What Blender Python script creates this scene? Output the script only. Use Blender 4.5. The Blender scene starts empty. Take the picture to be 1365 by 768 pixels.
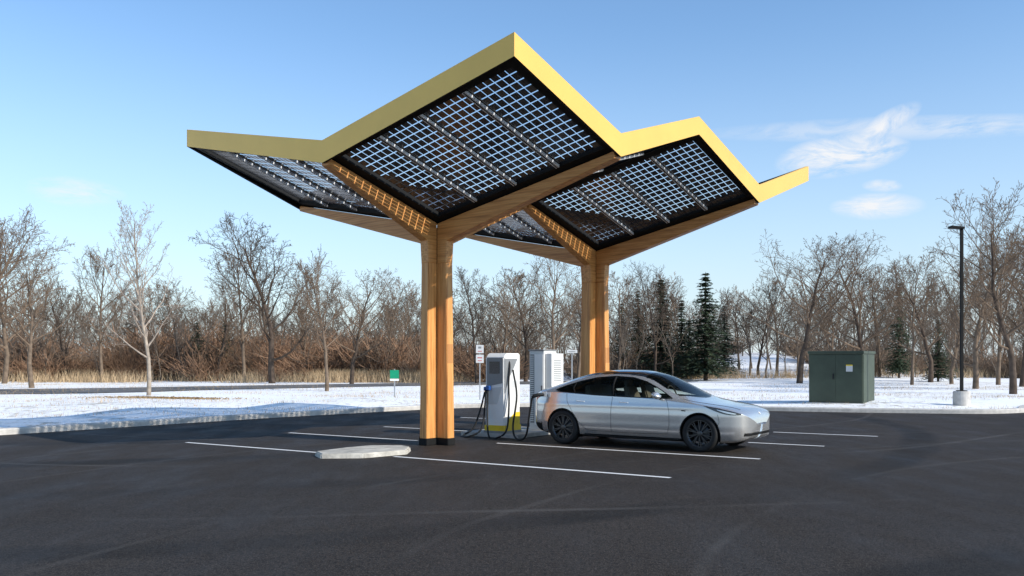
import bpy, bmesh, math, random
import numpy as np
from mathutils import Vector, Matrix
random.seed(7); np.random.seed(7)
scene=bpy.context.scene
COL=scene.collection
# ------------------------------------------------------------------ materials
def mat_new(name):
    m=bpy.data.materials.new(name); m.use_nodes=True
    nt=m.node_tree; nt.nodes.clear()
    out=nt.nodes.new('ShaderNodeOutputMaterial')
    return m,nt,out
def N(nt,t,**k):
    n=nt.nodes.new(t)
    for a,b in k.items(): setattr(n,a,b)
    return n
def ramp(nt,fac,stops):
    r=nt.nodes.new('ShaderNodeValToRGB'); nt.links.new(fac,r.inputs[0])
    e=r.color_ramp.elements
    while len(e)<len(stops): e.new(0.5)
    for i,(p,c) in enumerate(stops):
        e[i].position=p; e[i].color=(c[0],c[1],c[2],1) if hasattr(c,'__len__') else (c,c,c,1)
    return r.outputs[0]
def noise(nt,scale,detail=4,coord='Object',mscale=None,rough=0.6):
    tc=nt.nodes.new('ShaderNodeTexCoord'); n=nt.nodes.new('ShaderNodeTexNoise')
    n.inputs['Scale'].default_value=scale; n.inputs['Detail'].default_value=detail; n.inputs['Roughness'].default_value=rough
    src=tc.outputs[coord]
    if mscale:
        mp=nt.nodes.new('ShaderNodeMapping'); mp.inputs['Scale'].default_value=mscale
        nt.links.new(src,mp.inputs[0]); src=mp.outputs[0]
    nt.links.new(src,n.inputs['Vector'])
    return n.outputs['Fac']
def simple(name,c,rough=0.6,metal=0.0,var=0.12,scale=6.0,bump=0.0,coat=0.0,bscale=None,spec=0.5,mscale=None):
    m,nt,out=mat_new(name); L=nt.links
    b=N(nt,'ShaderNodeBsdfPrincipled'); b.inputs['Roughness'].default_value=rough; b.inputs['Metallic'].default_value=metal
    b.inputs['Coat Weight'].default_value=coat; b.inputs['Coat Roughness'].default_value=0.03
    b.inputs['Specular IOR Level'].default_value=spec
    f=noise(nt,scale,5,mscale=mscale)
    lo=tuple(x*(1-var) for x in c); hi=tuple(min(1,x*(1+var)) for x in c)
    L.new(ramp(nt,f,[(0.3,lo),(0.7,hi)]),b.inputs['Base Color'])
    if bump>0:
        bp=N(nt,'ShaderNodeBump'); bp.inputs['Strength'].default_value=bump; bp.inputs['Distance'].default_value=0.02
        L.new(noise(nt,bscale or scale*8,4,mscale=mscale),bp.inputs['Height']); L.new(bp.outputs[0],b.inputs['Normal'])
    L.new(b.outputs[0],out.inputs[0]); return m
def mix(nt,fac,a,b):
    x=nt.nodes.new('ShaderNodeMix'); x.data_type='RGBA'
    nt.links.new(fac,x.inputs[0])
    for s,i in ((a,6),(b,7)):
        if hasattr(s,'__len__'): x.inputs[i].default_value=(s[0],s[1],s[2],1)
        else: nt.links.new(s,x.inputs[i])
    return x.outputs[2]
def math_(nt,op,a,b=None,c=None,clamp=False):
    n=nt.nodes.new('ShaderNodeMath'); n.operation=op; n.use_clamp=clamp
    for i,s in enumerate((a,b,c)):
        if s is None: continue
        if isinstance(s,(int,float)): n.inputs[i].default_value=s
        else: nt.links.new(s,n.inputs[i])
    return n.outputs[0]

def wood_mat(name,axis):
    m,nt,out=mat_new(name); L=nt.links
    sc=[7,7,7]; sc[axis]=0.35
    f=noise(nt,3.0,6,mscale=sc)
    f2=noise(nt,0.9,3)
    c=ramp(nt,f,[(0.30,(0.42,0.155,0.036)),(0.5,(0.70,0.310,0.085)),(0.72,(0.85,0.45,0.155))])
    tc=nt.nodes.new('ShaderNodeTexCoord'); sx=nt.nodes.new('ShaderNodeSeparateXYZ'); L.new(tc.outputs['Object'],sx.inputs[0])
    a=sx.outputs[2] if axis!=2 else sx.outputs[1]
    fr=math_(nt,'FRACT',math_(nt,'MULTIPLY',a,22.0))
    line=math_(nt,'LESS_THAN',fr,0.12)
    c2=mix(nt,math_(nt,'MULTIPLY',line,0.45),c,(0.24,0.09,0.025))
    c3=mix(nt,math_(nt,'MULTIPLY',f2,0.30),c2,(0.46,0.20,0.058))
    b=N(nt,'ShaderNodeBsdfPrincipled'); b.inputs['Roughness'].default_value=0.5
    b.inputs['Coat Weight'].default_value=0.06
    L.new(c3,b.inputs['Base Color'])
    bp=N(nt,'ShaderNodeBump'); bp.inputs['Strength'].default_value=0.15; bp.inputs['Distance'].default_value=0.01
    L.new(f,bp.inputs['Height']); L.new(bp.outputs[0],b.inputs['Normal'])
    L.new(b.outputs[0],out.inputs[0]); return m
WX,WY,WZ=[wood_mat('glulam_'+'xyz'[i],i) for i in range(3)]
M_GOLD=simple('gold_fascia_paint',(0.92,0.545,0.120),0.40,0.25,0.04,1.5)
M_BLACK=simple('black_metal',(0.010,0.010,0.010),0.7,0.0,0.2,5,spec=0.2)
M_STEEL=simple('dark_steel',(0.02,0.02,0.022),0.45,0.5,0.2,5)
M_ALU=simple('aluminium',(0.75,0.77,0.80),0.5,0.15,0.1,20)
M_CONC=simple('concrete',(0.52,0.49,0.45),0.9,0,0.2,5,0.5,bscale=60)
M_ISL=simple('weathered_concrete',(0.46,0.43,0.375),0.95,0,0.35,4,0.9,bscale=30)
M_PAD=simple('concrete_pad',(0.40,0.38,0.35),0.9,0,0.2,5,0.4,bscale=60)
M_WHITE=simple('white_enclosure',(0.80,0.79,0.77),0.4,0,0.04,3)
M_LGREY=simple('light_grey_enclosure',(0.60,0.60,0.59),0.45,0,0.05,3)
M_MGREY=simple('mid_grey',(0.22,0.225,0.23),0.5,0,0.08,5)
M_DGREY=simple('dark_grey',(0.05,0.052,0.06),0.35,0,0.1,5)
M_SCREEN=simple('screen',(0.01,0.012,0.02),0.1,0,0.1,5)
M_YEL=simple('yellow_paint',(0.80,0.55,0.02),0.5,0,0.08,8)
M_BLUE=simple('blue_plastic',(0.02,0.08,0.30),0.35,0,0.1,8)
M_RED=simple('faded_red_paint',(0.50,0.10,0.09),0.5,0,0.1,8)
M_RUB=simple('black_rubber',(0.016,0.016,0.016),0.65,0,0.2,20,spec=0.3)
M_GREENBOX=simple('dark_olive_enamel',(0.046,0.062,0.040),0.6,0,0.18,2.0,0.05)
M_SIGNG=simple('green_sign_face',(0.0,0.27,0.13),0.45,0,0.08,8)
M_POST=simple('galvanised_post',(0.35,0.36,0.37),0.5,0.4,0.1,20)
def bark(name,c,var=0.35): return simple(name,c,0.95,0,var,3.0,0.0,spec=0.1)
M_BARK=bark('bark_brown',(0.165,0.122,0.088)); M_BARKL=bark('bark_pale',(0.32,0.265,0.21)); M_BARKD=bark('bark_dark',(0.090,0.067,0.052))
M_TWIG=bark('twigs_brown',(0.175,0.125,0.088)); M_TWIGL=bark('twigs_pale',(0.34,0.275,0.22)); M_TWIGD=bark('twigs_dark',(0.095,0.070,0.052))
def mass(name,c,sc): return simple(name,c,0.95,0,0.5,sc,mscale=(1,1,0.6),spec=0.1)
M_TWIGF=mass('twigs_far',(0.205,0.150,0.108),0.12)
M_TWIGG=mass('twigs_far_grey',(0.165,0.132,0.104),0.12)
M_BRUSH=mass('brush_russet',(0.32,0.195,0.122),0.15); M_BRUSH2=mass('brush_grey_brown',(0.22,0.160,0.115),0.2)
M_GRASS=bark('dry_grass',(0.46,0.34,0.21))
M_NEED=simple('spruce_needles',(0.048,0.072,0.036),0.8,0,0.5,1.5)

def asphalt_mat():
    m,nt,out=mat_new('asphalt'); L=nt.links
    big=noise(nt,0.16,5); mid=noise(nt,1.3,6,mscale=(1,0.35,1)); fine=noise(nt,60,3,rough=0.85); gr=noise(nt,22,5,rough=0.85); mo=noise(nt,5,6,rough=0.75)
    c=ramp(nt,big,[(0.3,(0.0235,0.0180,0.0145)),(0.55,(0.035,0.0275,0.0225)),(0.75,(0.048,0.038,0.031))])
    c=mix(nt,math_(nt,'MULTIPLY',mid,0.35),c,(0.021,0.0175,0.015))
    c=mix(nt,math_(nt,'MULTIPLY',ramp(nt,mo,[(0.40,0.0),(0.66,1.0)]),0.30),c,(0.064,0.053,0.044))
    sp=ramp(nt,fine,[(0.53,0.0),(0.64,1.0)])
    c=mix(nt,math_(nt,'MULTIPLY',sp,0.65),c,(0.17,0.145,0.125))
    dk=ramp(nt,gr,[(0.43,1.0),(0.50,0.0)])
    c=mix(nt,math_(nt,'MULTIPLY',dk,0.70),c,(0.005,0.005,0.005))
    st=noise(nt,0.8,8,mscale=(0.25,1.6,1),rough=0.7)
    s2=ramp(nt,st,[(0.60,0.0),(0.70,1.0)])
    c=mix(nt,math_(nt,'MULTIPLY',s2,0.12),c,(0.14,0.12,0.10))
    tc=nt.nodes.new('ShaderNodeTexCoord')
    def rings(loc,scale,dist,lo,hi,amt,col,c):
        wv=nt.nodes.new('ShaderNodeTexWave'); wv.wave_type='RINGS'; wv.rings_direction='Z'
        mp=nt.nodes.new('ShaderNodeMapping'); mp.inputs['Location'].default_value=loc; L.new(tc.outputs['Object'],mp.inputs[0]); L.new(mp.outputs[0],wv.inputs[0])
        wv.inputs['Scale'].default_value=scale; wv.inputs['Distortion'].default_value=dist; wv.inputs['Detail'].default_value=3; wv.inputs['Detail Scale'].default_value=0.6
        w=ramp(nt,wv.outputs['Fac'],[(lo,0.0),(hi,1.0)])
        w=math_(nt,'MULTIPLY',w,ramp(nt,big,[(0.42,0.0),(0.6,1.0)]))
        return mix(nt,math_(nt,'MULTIPLY',w,amt),c,col)
    c=rings((9,-26,0),0.09,3,0.86,0.97,0.55,(0.007,0.007,0.007),c)
    c=rings((-14,-3,0),0.13,2,0.992,0.999,0.30,(0.11,0.10,0.09),c)
    c=rings((3,-34,0),0.07,2.5,0.996,0.9996,0.40,(0.12,0.11,0.10),c)
    b=N(nt,'ShaderNodeBsdfPrincipled')
    L.new(c,b.inputs['Base Color'])
    L.new(ramp(nt,mid,[(0.3,0.55),(0.7,0.85)]),b.inputs['Roughness'])
    b.inputs['Specular IOR Level'].default_value=0.14
    bp=N(nt,'ShaderNodeBump'); bp.inputs['Strength'].default_value=0.9; bp.inputs['Distance'].default_value=0.012
    L.new(fine,bp.inputs['Height'])
    L.new(bp.outputs[0],b.inputs['Normal'])
    L.new(b.outputs[0],out.inputs[0]); return m
M_ASPH=asphalt_mat()
def snow_mat():
    m,nt,out=mat_new('snow_over_grass'); L=nt.links
    big=noise(nt,0.12,4); f=noise(nt,5.0,9,rough=0.75,mscale=(1,0.5,1)); g=noise(nt,1.1,6)
    s=math_(nt,'ADD',math_(nt,'MULTIPLY',big,0.30),math_(nt,'MULTIPLY',f,0.55))
    s=math_(nt,'ADD',s,math_(nt,'MULTIPLY',g,0.25))
    k=ramp(nt,s,[(0.575,0.0),(0.66,1.0)])
    soil=ramp(nt,noise(nt,18,4),[(0.3,(0.18,0.13,0.065)),(0.7,(0.36,0.27,0.15))])
    sn=ramp(nt,g,[(0.3,(0.90,0.885,0.865)),(0.7,(0.96,0.95,0.93))])
    c=mix(nt,math_(nt,'MULTIPLY',k,0.85),sn,soil)
    b=N(nt,'ShaderNodeBsdfPrincipled'); b.inputs['Roughness'].default_value=0.75
    L.new(c,b.inputs['Base Color'])
    bp=N(nt,'ShaderNodeBump'); bp.inputs['Strength'].default_value=0.45; bp.inputs['Distance'].default_value=0.06
    L.new(f,bp.inputs['Height']); L.new(bp.outputs[0],b.inputs['Normal'])
    L.new(b.outputs[0],out.inputs[0]); return m
M_SNOW=snow_mat()
def line_mat():
    m,nt,out=mat_new('white_road_paint'); L=nt.links
    f=noise(nt,14,6,rough=0.8)
    c=mix(nt,ramp(nt,f,[(0.60,0.0),(0.70,0.8)]),(0.74,0.73,0.71),(0.08,0.08,0.08))
    b=N(nt,'ShaderNodeBsdfPrincipled'); b.inputs['Roughness'].default_value=0.65; L.new(c,b.inputs['Base Color']); L.new(b.outputs[0],out.inputs[0]); return m
M_LINE=line_mat()
def cell_mat():
    m,nt,out=mat_new('solar_cells'); L=nt.links
    uv=nt.nodes.new('ShaderNodeUVMap'); sp=nt.nodes.new('ShaderNodeSeparateXYZ'); L.new(uv.outputs[0],sp.inputs[0])
    fl=nt.nodes.new('ShaderNodeVectorMath'); fl.operation='FLOOR'; L.new(uv.outputs[0],fl.inputs[0])
    oi=nt.nodes.new('ShaderNodeTexWhiteNoise'); oi.noise_dimensions='3D'; L.new(fl.outputs[0],oi.inputs[0])
    cc=ramp(nt,oi.outputs[0],[(0.0,(0.022,0.027,0.040)),(0.6,(0.055,0.056,0.062)),(1.0,(0.115,0.095,0.078))])  # random per-cell tones, up to brown, paint varied reflections into the colour
    fr=math_(nt,'FRACT',math_(nt,'MULTIPLY',sp.outputs[1],3.0)); bus=math_(nt,'GREATER_THAN',math_(nt,'ABSOLUTE',math_(nt,'SUBTRACT',fr,0.5)),0.44)
    cc=mix(nt,math_(nt,'MULTIPLY',bus,0.30),cc,(0.30,0.32,0.36))
    b=N(nt,'ShaderNodeBsdfPrincipled'); b.inputs['Roughness'].default_value=0.22; L.new(cc,b.inputs['Base Color'])
    L.new(b.outputs[0],out.inputs[0]); return m
M_CELL=cell_mat()
def paint_mat():
    m,nt,out=mat_new('silver_car_paint'); L=nt.links
    b=N(nt,'ShaderNodeBsdfPrincipled'); b.inputs['Metallic'].default_value=0.72; b.inputs['Roughness'].default_value=0.26
    b.inputs['Coat Weight'].default_value=1.0; b.inputs['Coat Roughness'].default_value=0.02
    f=noise(nt,900,1)
    L.new(ramp(nt,f,[(0.35,(0.60,0.585,0.57)),(0.65,(0.70,0.685,0.67))]),b.inputs['Base Color'])
    L.new(b.outputs[0],out.inputs[0]); return m
M_PAINT=paint_mat()
def glass_mat(name,tint,op):
    m,nt,out=mat_new(name); L=nt.links
    tr=N(nt,'ShaderNodeBsdfTransparent'); tr.inputs[0].default_value=(*tint,1)
    b=N(nt,'ShaderNodeBsdfPrincipled'); b.inputs['Base Color'].default_value=(0.01,0.014,0.014,1); b.inputs['Roughness'].default_value=0.02; b.inputs['IOR'].default_value=1.6
    b.inputs['Coat Weight'].default_value=0.6
    mx=N(nt,'ShaderNodeMixShader')
    lw=N(nt,'ShaderNodeFresnel'); lw.inputs[0].default_value=1.5
    L.new(math_(nt,'ADD',lw.outputs[0],op,clamp=True),mx.inputs[0]); L.new(tr.outputs[0],mx.inputs[1]); L.new(b.outputs[0],mx.inputs[2])
    L.new(mx.outputs[0],out.inputs[0]); return m
M_GLASS=glass_mat('tinted_side_glass',(0.74,0.80,0.75),0.10)
M_WIND=glass_mat('windscreen_glass',(0.84,0.90,0.86),0.08)
M_ROOFG=simple('black_roof_glass',(0.01,0.012,0.014),0.04,0,0.1,4,coat=1.0)
M_HEAD=simple('headlight_housing',(0.03,0.032,0.035),0.06,0.2,0.5,25,coat=1.0)
M_HEADB=simple('headlight_reflector',(0.60,0.62,0.65),0.12,0.6,0.15,40,coat=1.0)
M_TAIL=simple('tail_lamp_lens',(0.42,0.012,0.015),0.12,0,0.2,30,coat=1.0)
M_RIM=simple('dark_alloy',(0.09,0.092,0.096),0.30,0.8,0.1,10)
M_INT=simple('interior_trim',(0.04,0.037,0.034),0.8,0,0.2,10)
M_SEAT=simple('seat_trim',(0.16,0.125,0.09),0.7,0,0.2,10)

# ------------------------------------------------------------------ helpers
def link(o,parent=None,loc=None,rot=None):
    COL.objects.link(o)
    if parent is not None: o.parent=parent
    if loc is not None: o.location=loc
    if rot is not None: o.rotation_euler=rot
    return o
def thing(o,label,cat,group=None):
    o['label']=label; o['category']=cat
    if group: o['group']=group
    return o
def empty(name,loc,rz=0.0):
    e=bpy.data.objects.new(name,None); e.empty_display_size=0.3
    link(e,None,loc,(0,0,rz)); return e
def mk(name,V,F,mats,parent=None,smooth=False,loc=None,rot=None,midx=None,uv=None):
    me=bpy.data.meshes.new(name); me.from_pydata([tuple(v) for v in V],[],F); 
    if not isinstance(mats,(list,tuple)): mats=[mats]
    for m in mats: me.materials.append(m)
    if midx is not None: me.polygons.foreach_set('material_index',midx)
    if smooth: me.polygons.foreach_set('use_smooth',[True]*len(me.polygons))
    if uv is not None:
        l=me.uv_layers.new(name='UVMap')
        for p in me.polygons:
            for li,vi in zip(p.loop_indices,p.vertices): l.data[li].uv=uv[vi]
    me.update()
    return link(bpy.data.objects.new(name,me),parent,loc,rot)
def fast(name,V,F,mats,parent=None,smooth=False,loc=None,midx=None):
    V=np.asarray(V,dtype=np.float32); F=np.asarray(F,dtype=np.int32); k=F.shape[1]
    me=bpy.data.meshes.new(name); me.vertices.add(len(V)); me.vertices.foreach_set('co',V.ravel())
    me.loops.add(F.size); me.loops.foreach_set('vertex_index',F.ravel())
    me.polygons.add(len(F)); me.polygons.foreach_set('loop_start',np.arange(0,F.size,k,dtype=np.int32))
    try: me.polygons.foreach_set('loop_total',np.full(len(F),k,dtype=np.int32))
    except Exception: pass
    if not isinstance(mats,(list,tuple)): mats=[mats]
    for m in mats: me.materials.append(m)
    if midx is not None: me.polygons.foreach_set('material_index',np.asarray(midx,dtype=np.int32))
    if smooth: me.polygons.foreach_set('use_smooth',np.ones(len(F),dtype=bool))
    me.update(calc_edges=True)
    return link(bpy.data.objects.new(name,me),parent,loc)
def bmobj(name,bm,mats,parent=None,loc=None,rot=None,smooth=False):
    me=bpy.data.meshes.new(name); bm.to_mesh(me); bm.free()
    if not isinstance(mats,(list,tuple)): mats=[mats]
    for m in mats: me.materials.append(m)
    if smooth:
        for p in me.polygons: p.use_smooth=True
    return link(bpy.data.objects.new(name,me),parent,loc,rot)
def box(name,lo,hi,mat,parent=None,bev=0.0,loc=None,rot=None,bm=None,idx=0):
    own=bm is None
    b=bmesh.new()
    vs=[]
    for z in (lo[2],hi[2]):
        for x,y in ((lo[0],lo[1]),(hi[0],lo[1]),(hi[0],hi[1]),(lo[0],hi[1])): vs.append(b.verts.new((x,y,z)))
    for f in ((0,3,2,1),(4,5,6,7),(0,1,5,4),(1,2,6,5),(2,3,7,6),(3,0,4,7)): b.faces.new([vs[i] for i in f])
    if bev>0: bmesh.ops.bevel(b,geom=b.edges[:],offset=bev,segments=2,profile=0.6,affect='EDGES')
    if own: return bmobj(name,b,mat,parent,loc,rot)
    for f in b.faces: f.material_index=idx
    tmp=bpy.data.meshes.new('tmp'); b.to_mesh(tmp); b.free(); bm.from_mesh(tmp); bpy.data.meshes.remove(tmp)
def prism(name,poly,z0,z1,mat,parent=None,bev=0,loc=None,taper=1.0):
    b=bmesh.new(); n=len(poly); cx=sum(p[0] for p in poly)/n; cy=sum(p[1] for p in poly)/n
    lo=[b.verts.new((x,y,z0)) for x,y in poly]; hi=[b.verts.new((cx+(x-cx)*taper,cy+(y-cy)*taper,z1)) for x,y in poly]
    b.faces.new(lo[::-1]); b.faces.new(hi)
    for i in range(n): b.faces.new([lo[i],lo[(i+1)%n],hi[(i+1)%n],hi[i]])
    bmesh.ops.recalc_face_normals(b,faces=b.faces[:])
    if bev: bmesh.ops.bevel(b,geom=b.edges[:],offset=bev,segments=2,affect='EDGES')
    return bmobj(name,b,mat,parent,loc)
def tube_geo(V,F,pts,rads,n=6,cap=False):
    base=len(V); m=len(pts)
    for i in range(m):
        a=pts[max(0,i-1)]; c=pts[min(m-1,i+1)]
        d=Vector(c)-Vector(a)
        if d.length<1e-9: d=Vector((0,0,1))
        d.normalize()
        s=Vector((1,0,0)) if abs(d.x)<0.6 else Vector((0,1,0))
        u=d.cross(s).normalized(); w=d.cross(u)
        p=pts[i]; r=rads[i]
        for k in range(n):
            t=2*math.pi*k/n; cs=math.cos(t)*r; sn=math.sin(t)*r
            V.append((p[0]+u.x*cs+w.x*sn,p[1]+u.y*cs+w.y*sn,p[2]+u.z*cs+w.z*sn))
    for i in range(m-1):
        for k in range(n):
            k2=(k+1)%n
            F.append((base+i*n+k,base+i*n+k2,base+(i+1)*n+k2,base+(i+1)*n+k))
    if cap:
        F.append(tuple(base+k for k in range(n))[::-1]); F.append(tuple(base+(m-1)*n+k for k in range(n)))
def smooth_path(P,k=8):
    P=[Vector(p) for p in P]; out=[]
    Q=[P[0]*2-P[1]]+P+[P[-1]*2-P[-2]]
    for i in range(1,len(Q)-2):
        for j in range(k):
            t=j/k; a,b,c,d=Q[i-1],Q[i],Q[i+1],Q[i+2]
            out.append(0.5*((2*b)+(c-a)*t+(2*a-5*b+4*c-d)*t*t+(3*b-a-3*c+d)*t*t*t))
    out.append(P[-1]); return out
def tube(name,pts,r,mat,parent=None,n=8,smooth=True,k=8,loc=None):
    V=[];F=[]; P=smooth_path(pts,k) if k else pts
    rr=r if hasattr(r,'__len__') else [r]*len(P)
    tube_geo(V,F,P,rr,n,True); return mk(name,V,F,mat,parent,smooth,loc)
def pchip(xs,ys):
    xs=np.array(xs,float); ys=np.array(ys,float); h=np.diff(xs); d=np.diff(ys)/h; m=np.zeros_like(xs)
    for i in range(1,len(xs)-1):
        if d[i-1]*d[i]>0:
            w1=2*h[i]+h[i-1]; w2=h[i]+2*h[i-1]; m[i]=(w1+w2)/(w1/d[i-1]+w2/d[i])
    m[0]=d[0]; m[-1]=d[-1]
    def f(x):
        x=np.clip(x,xs[0],xs[-1]); i=np.clip(np.searchsorted(xs,x)-1,0,len(h)-1)
        t=(x-xs[i])/h[i]
        return (2*t**3-3*t**2+1)*ys[i]+(t**3-2*t**2+t)*h[i]*m[i]+(-2*t**3+3*t**2)*ys[i+1]+(t**3-t**2)*h[i]*m[i+1]
    return f

# ------------------------------------------------------------------ ground
EDGE=pchip([-300,-60,-30,-18,-11.3,-9.2,-6.3,-1.1,2.5,5.5,8.6,12,14.6,16.2,17.4,19,24,40,300],
           [-400,-50,-7,10.2,19.8,22.8,26.6,31.6,32.4,31.2,29.4,28.3,27.8,28.4,30.2,31.6,33,36,70])
def gz(x,y):
    x=np.asarray(x,float); y=np.asarray(y,float)
    z=0.10+2.7*np.exp(-((x-29)/15)**2-((y-114)/24)**2)
    z=z+0.9*np.exp(-((x+60)/30)**2-((y-120)/40)**2)
    d=np.clip((y-EDGE(x)-0.6)/3,0,1)*np.clip((39-y)/4,0,1)
    z=z+d*(0.05*np.sin(x*0.7+y*0.35)+0.04*np.sin(x*0.23-y*0.5+1)+0.05)
    return z
box('parking_lot',(-600,-600,-0.3),(600,600,0.0),M_ASPH)['kind']='structure'
xs=np.concatenate([np.linspace(-300,-45,18),np.linspace(-44,44,230),np.linspace(46,300,18)])
tt=np.linspace(0,1,90)
V=[];rows=len(tt)
for x in xs:
    e=float(EDGE(x))+0.15
    ys=e+(900-e)*(tt**3.2)
    V+= [(x,y,z) for y,z in zip(ys,gz(np.full(rows,x),ys))]
F=[]
for i in range(len(xs)-1):
    for j in range(rows-1): F.append((i*rows+j,(i+1)*rows+j,(i+1)*rows+j+1,i*rows+j+1))
fast('snowy_ground',V,F,M_SNOW,smooth=True)['kind']='structure'
kx=np.concatenate([np.linspace(-60,-14,30),np.linspace(-13.5,22,160),np.linspace(23,80,30)]); ky=EDGE(kx)
V=[];F=[]
for i in range(len(kx)):
    a=max(0,i-1); b=min(len(kx)-1,i+1); d=Vector((kx[b]-kx[a],ky[b]-ky[a],0)).normalized(); nrm=Vector((-d.y,d.x,0))
    for o,z in ((-0.02,-0.05),(-0.02,0.11),(0.0,0.14),(0.17,0.145),(0.20,0.09)):
        V.append((kx[i]+nrm.x*o,ky[i]+nrm.y*o,z))
for i in range(len(kx)-1):
    for k in range(4): F.append((i*5+k,(i+1)*5+k,(i+1)*5+k+1,i*5+k+1))
mk('kerb',V,F,M_CONC)['kind']='structure'
def ribbon(name,A,B,z,mat):
    V=[];F=[]
    A=smooth_path([(a[0],a[1],0) for a in A]); B=smooth_path([(a[0],a[1],0) for a in B])
    for a,b in zip(A,B): V+=[(a.x,a.y,z),(b.x,b.y,z)]
    for i in range(len(A)-1): F.append((2*i,2*i+2,2*i+3,2*i+1))
    return mk(name,V,F,mat)
M_ROAD=simple('worn_road',(0.12,0.115,0.11),0.8,0,0.3,2.5)
ribbon('road',[(-60,33),(-23.7,41.3),(-15.6,48),(-5.8,56),(6,62),(14,66)],[(-60,40),(-27.8,48.5),(-17.8,55),(-6.6,63),(4,69),(11,74)],0.135,M_ROAD)['kind']='structure'
V=[];F=[]
def stripe(x0,y0,x1,y1,w=0.10):
    d=Vector((x1-x0,y1-y0,0)).normalized(); n=Vector((-d.y,d.x,0))*w/2; b=len(V)
    V.extend([(x0-n.x,y0-n.y,0.004),(x1-n.x,y1-n.y,0.004),(x1+n.x,y1+n.y,0.004),(x0+n.x,y0+n.y,0.004)]); F.append((b,b+1,b+2,b+3))
for s in ((-6.55,17.96,-3.45,15.95),(-2.02,15.3,2.22,12.5),(-5.09,20.4,-1.95,18.35),(-.30,17.8,4.14,14.9),(-3.2,22.3,-0.9,20.8),
          (4.75,17.95,6.0,17.15),(6.03,20.6,7.95,19.4),(-1.5,26.0,0.0,25.0)): stripe(*s)
mk('parking_markings',V,F,M_LINE)['kind']='structure'
pl=[(-3.42,15.45),(-3.22,14.98),(-2.50,15.04),(-1.84,15.66),(-1.84,16.30),(-2.02,16.58),(-2.62,16.58),(-3.00,16.15)]
isl=prism('traffic_island',[(a+2.62,b-15.9) for a,b in pl],-0.02,0.08,M_ISL,None,0.02,loc=(-2.62,15.9,0),taper=0.975)
thing(isl,'low pale concrete parking island beside the timber column','traffic island')

# ------------------------------------------------------------------ canopy
A51=math.radians(51.0); US,VS=2.80,4.21
can=empty('solar_canopy',(-1.484,17.62,0),A51)
thing(can,'folded gold-edged solar canopy on two timber columns','solar canopy')
Z0,RR=4.32,0.84
def pz(a,b): return Z0+RR*(a+b)
def fascia():
    xsn=[-1,0,1,2,3]; ring=[]
    for i in xsn: ring.append((i*US,-VS,1 if i%2 else 0))
    ring.append((3*US,0,0))
    for i in xsn[::-1]: ring.append((i*US,VS,1 if i%2 else 0))
    ring.append((-US,0,0))
    n=len(ring); V=[];F=[];mi=[]
    for x,y,hi in ring:
        top=6.33 if hi else 5.45; bot=5.985 if hi else 5.06
        sx=(x-US)/(2*US); sy=y/VS
        for th in (0.05,0.0):
            ox=x+ (th if sx>=0.99 else -th if sx<=-0.99 else 0); oy=y+(th if sy>0.9 else -th if sy<-0.9 else 0)
            V+=[(ox,oy,bot),(ox,oy,top)]
    for i in range(n):
        j=(i+1)%n; a=i*4; b=j*4
        F.append((a,b,b+1,a+1)); mi.append(0)
        F.append((a+2,a+3,b+3,b+2)); mi.append(1)
        F.append((a+1,b+1,b+3,a+3)); mi.append(0)
        F.append((a,a+2,b+2,b)); mi.append(1)
    mk('roof_edge',V,F,[M_GOLD,M_BLACK],can,midx=mi)
fascia()
def slab(name,quad,th,mat,parent=can):
    V=[(x,y,z) for x,y,z in quad]+[(x,y,z+th) for x,y,z in quad]
    F=[(3,2,1,0),(4,5,6,7),(0,1,5,4),(1,2,6,5),(2,3,7,6),(3,0,4,7)]
    return mk(name,V,F,mat,parent)
FV=[];FF=[]; pid=0
for cx in (0,2*US):
    for sx in (-1,1):
        for sy in (-1,1):
            def Q(a,b,dz=0): return (cx+sx*a*US,sy*b*VS,pz(a,b)+dz)
            a0,a1=0.075,0.945; b0,b1=0.060,0.962
            def strip(p,q,r,s,z0,z1):
                base=len(FV)
                for dz in (z0,z1):
                    for t in (p,q,r,s): FV.append(Q(t[0],t[1],dz))
                for f in ((3,2,1,0),(4,5,6,7),(0,1,5,4),(1,2,6,5),(2,3,7,6),(3,0,4,7)): FF.append(tuple(base+i for i in f))
            strip((0,0),(1,0),(1,b0),(0,b0),0,.10); strip((0,b1),(1,b1),(1,1),(0,1),0,.10)
            strip((0,b0),(a0,b0),(a0,b1),(0,b1),0,.10); strip((a1,b0),(1,b0),(1,b1),(a1,b1),0,.10)
            nmod=4; wb=(b1-b0)/nmod
            for k in range(nmod):
                # each module: separate dark cells with see-through gaps between dark module edges
                c0=b0+wb*k+0.010; c1=b0+wb*(k+1)-0.010
                V=[];F=[];uv=[]; pid+=1; na,nb_=14,6
                for ia in range(na):
                    for ib in range(nb_):
                        g=0.062; g2=0.050; bsx=len(V)
                        for (p,q) in ((g,g2),(1-g,g2),(1-g,1-g2),(g,1-g2)):
                            V.append(Q(a0+(a1-a0)*(ia+p)/na,c0+(c1-c0)*(ib+q)/nb_,0.055)); uv.append((ia+p+pid*15,ib+q))
                        F.append((bsx,bsx+1,bsx+2,bsx+3))
                mk('solar_panel',V,F,M_CELL,can,uv=uv)
                if k>0: strip((a0,c0-.020),(a1,c0-.020),(a1,c0),(a0,c0),.048,.075)
            for k in range(1,nmod):
                c=b0+wb*k; e=0.0085
                for s_ in (-1,1):
                    cc=c+s_*0.0055
                slab('panel_rail',[Q(a0,c-e,-0.01),Q(a1,c-e,-0.01),Q(a1,c+e,-0.01),Q(a0,c+e,-0.01)],0.045,M_ALU)
                strip((a0,c-.002),(a1,c-.002),(a1,c+.002),(a0,c+.002),-.015,-.006)
mk('roof_frame',FV,FF,M_BLACK,can)
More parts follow.
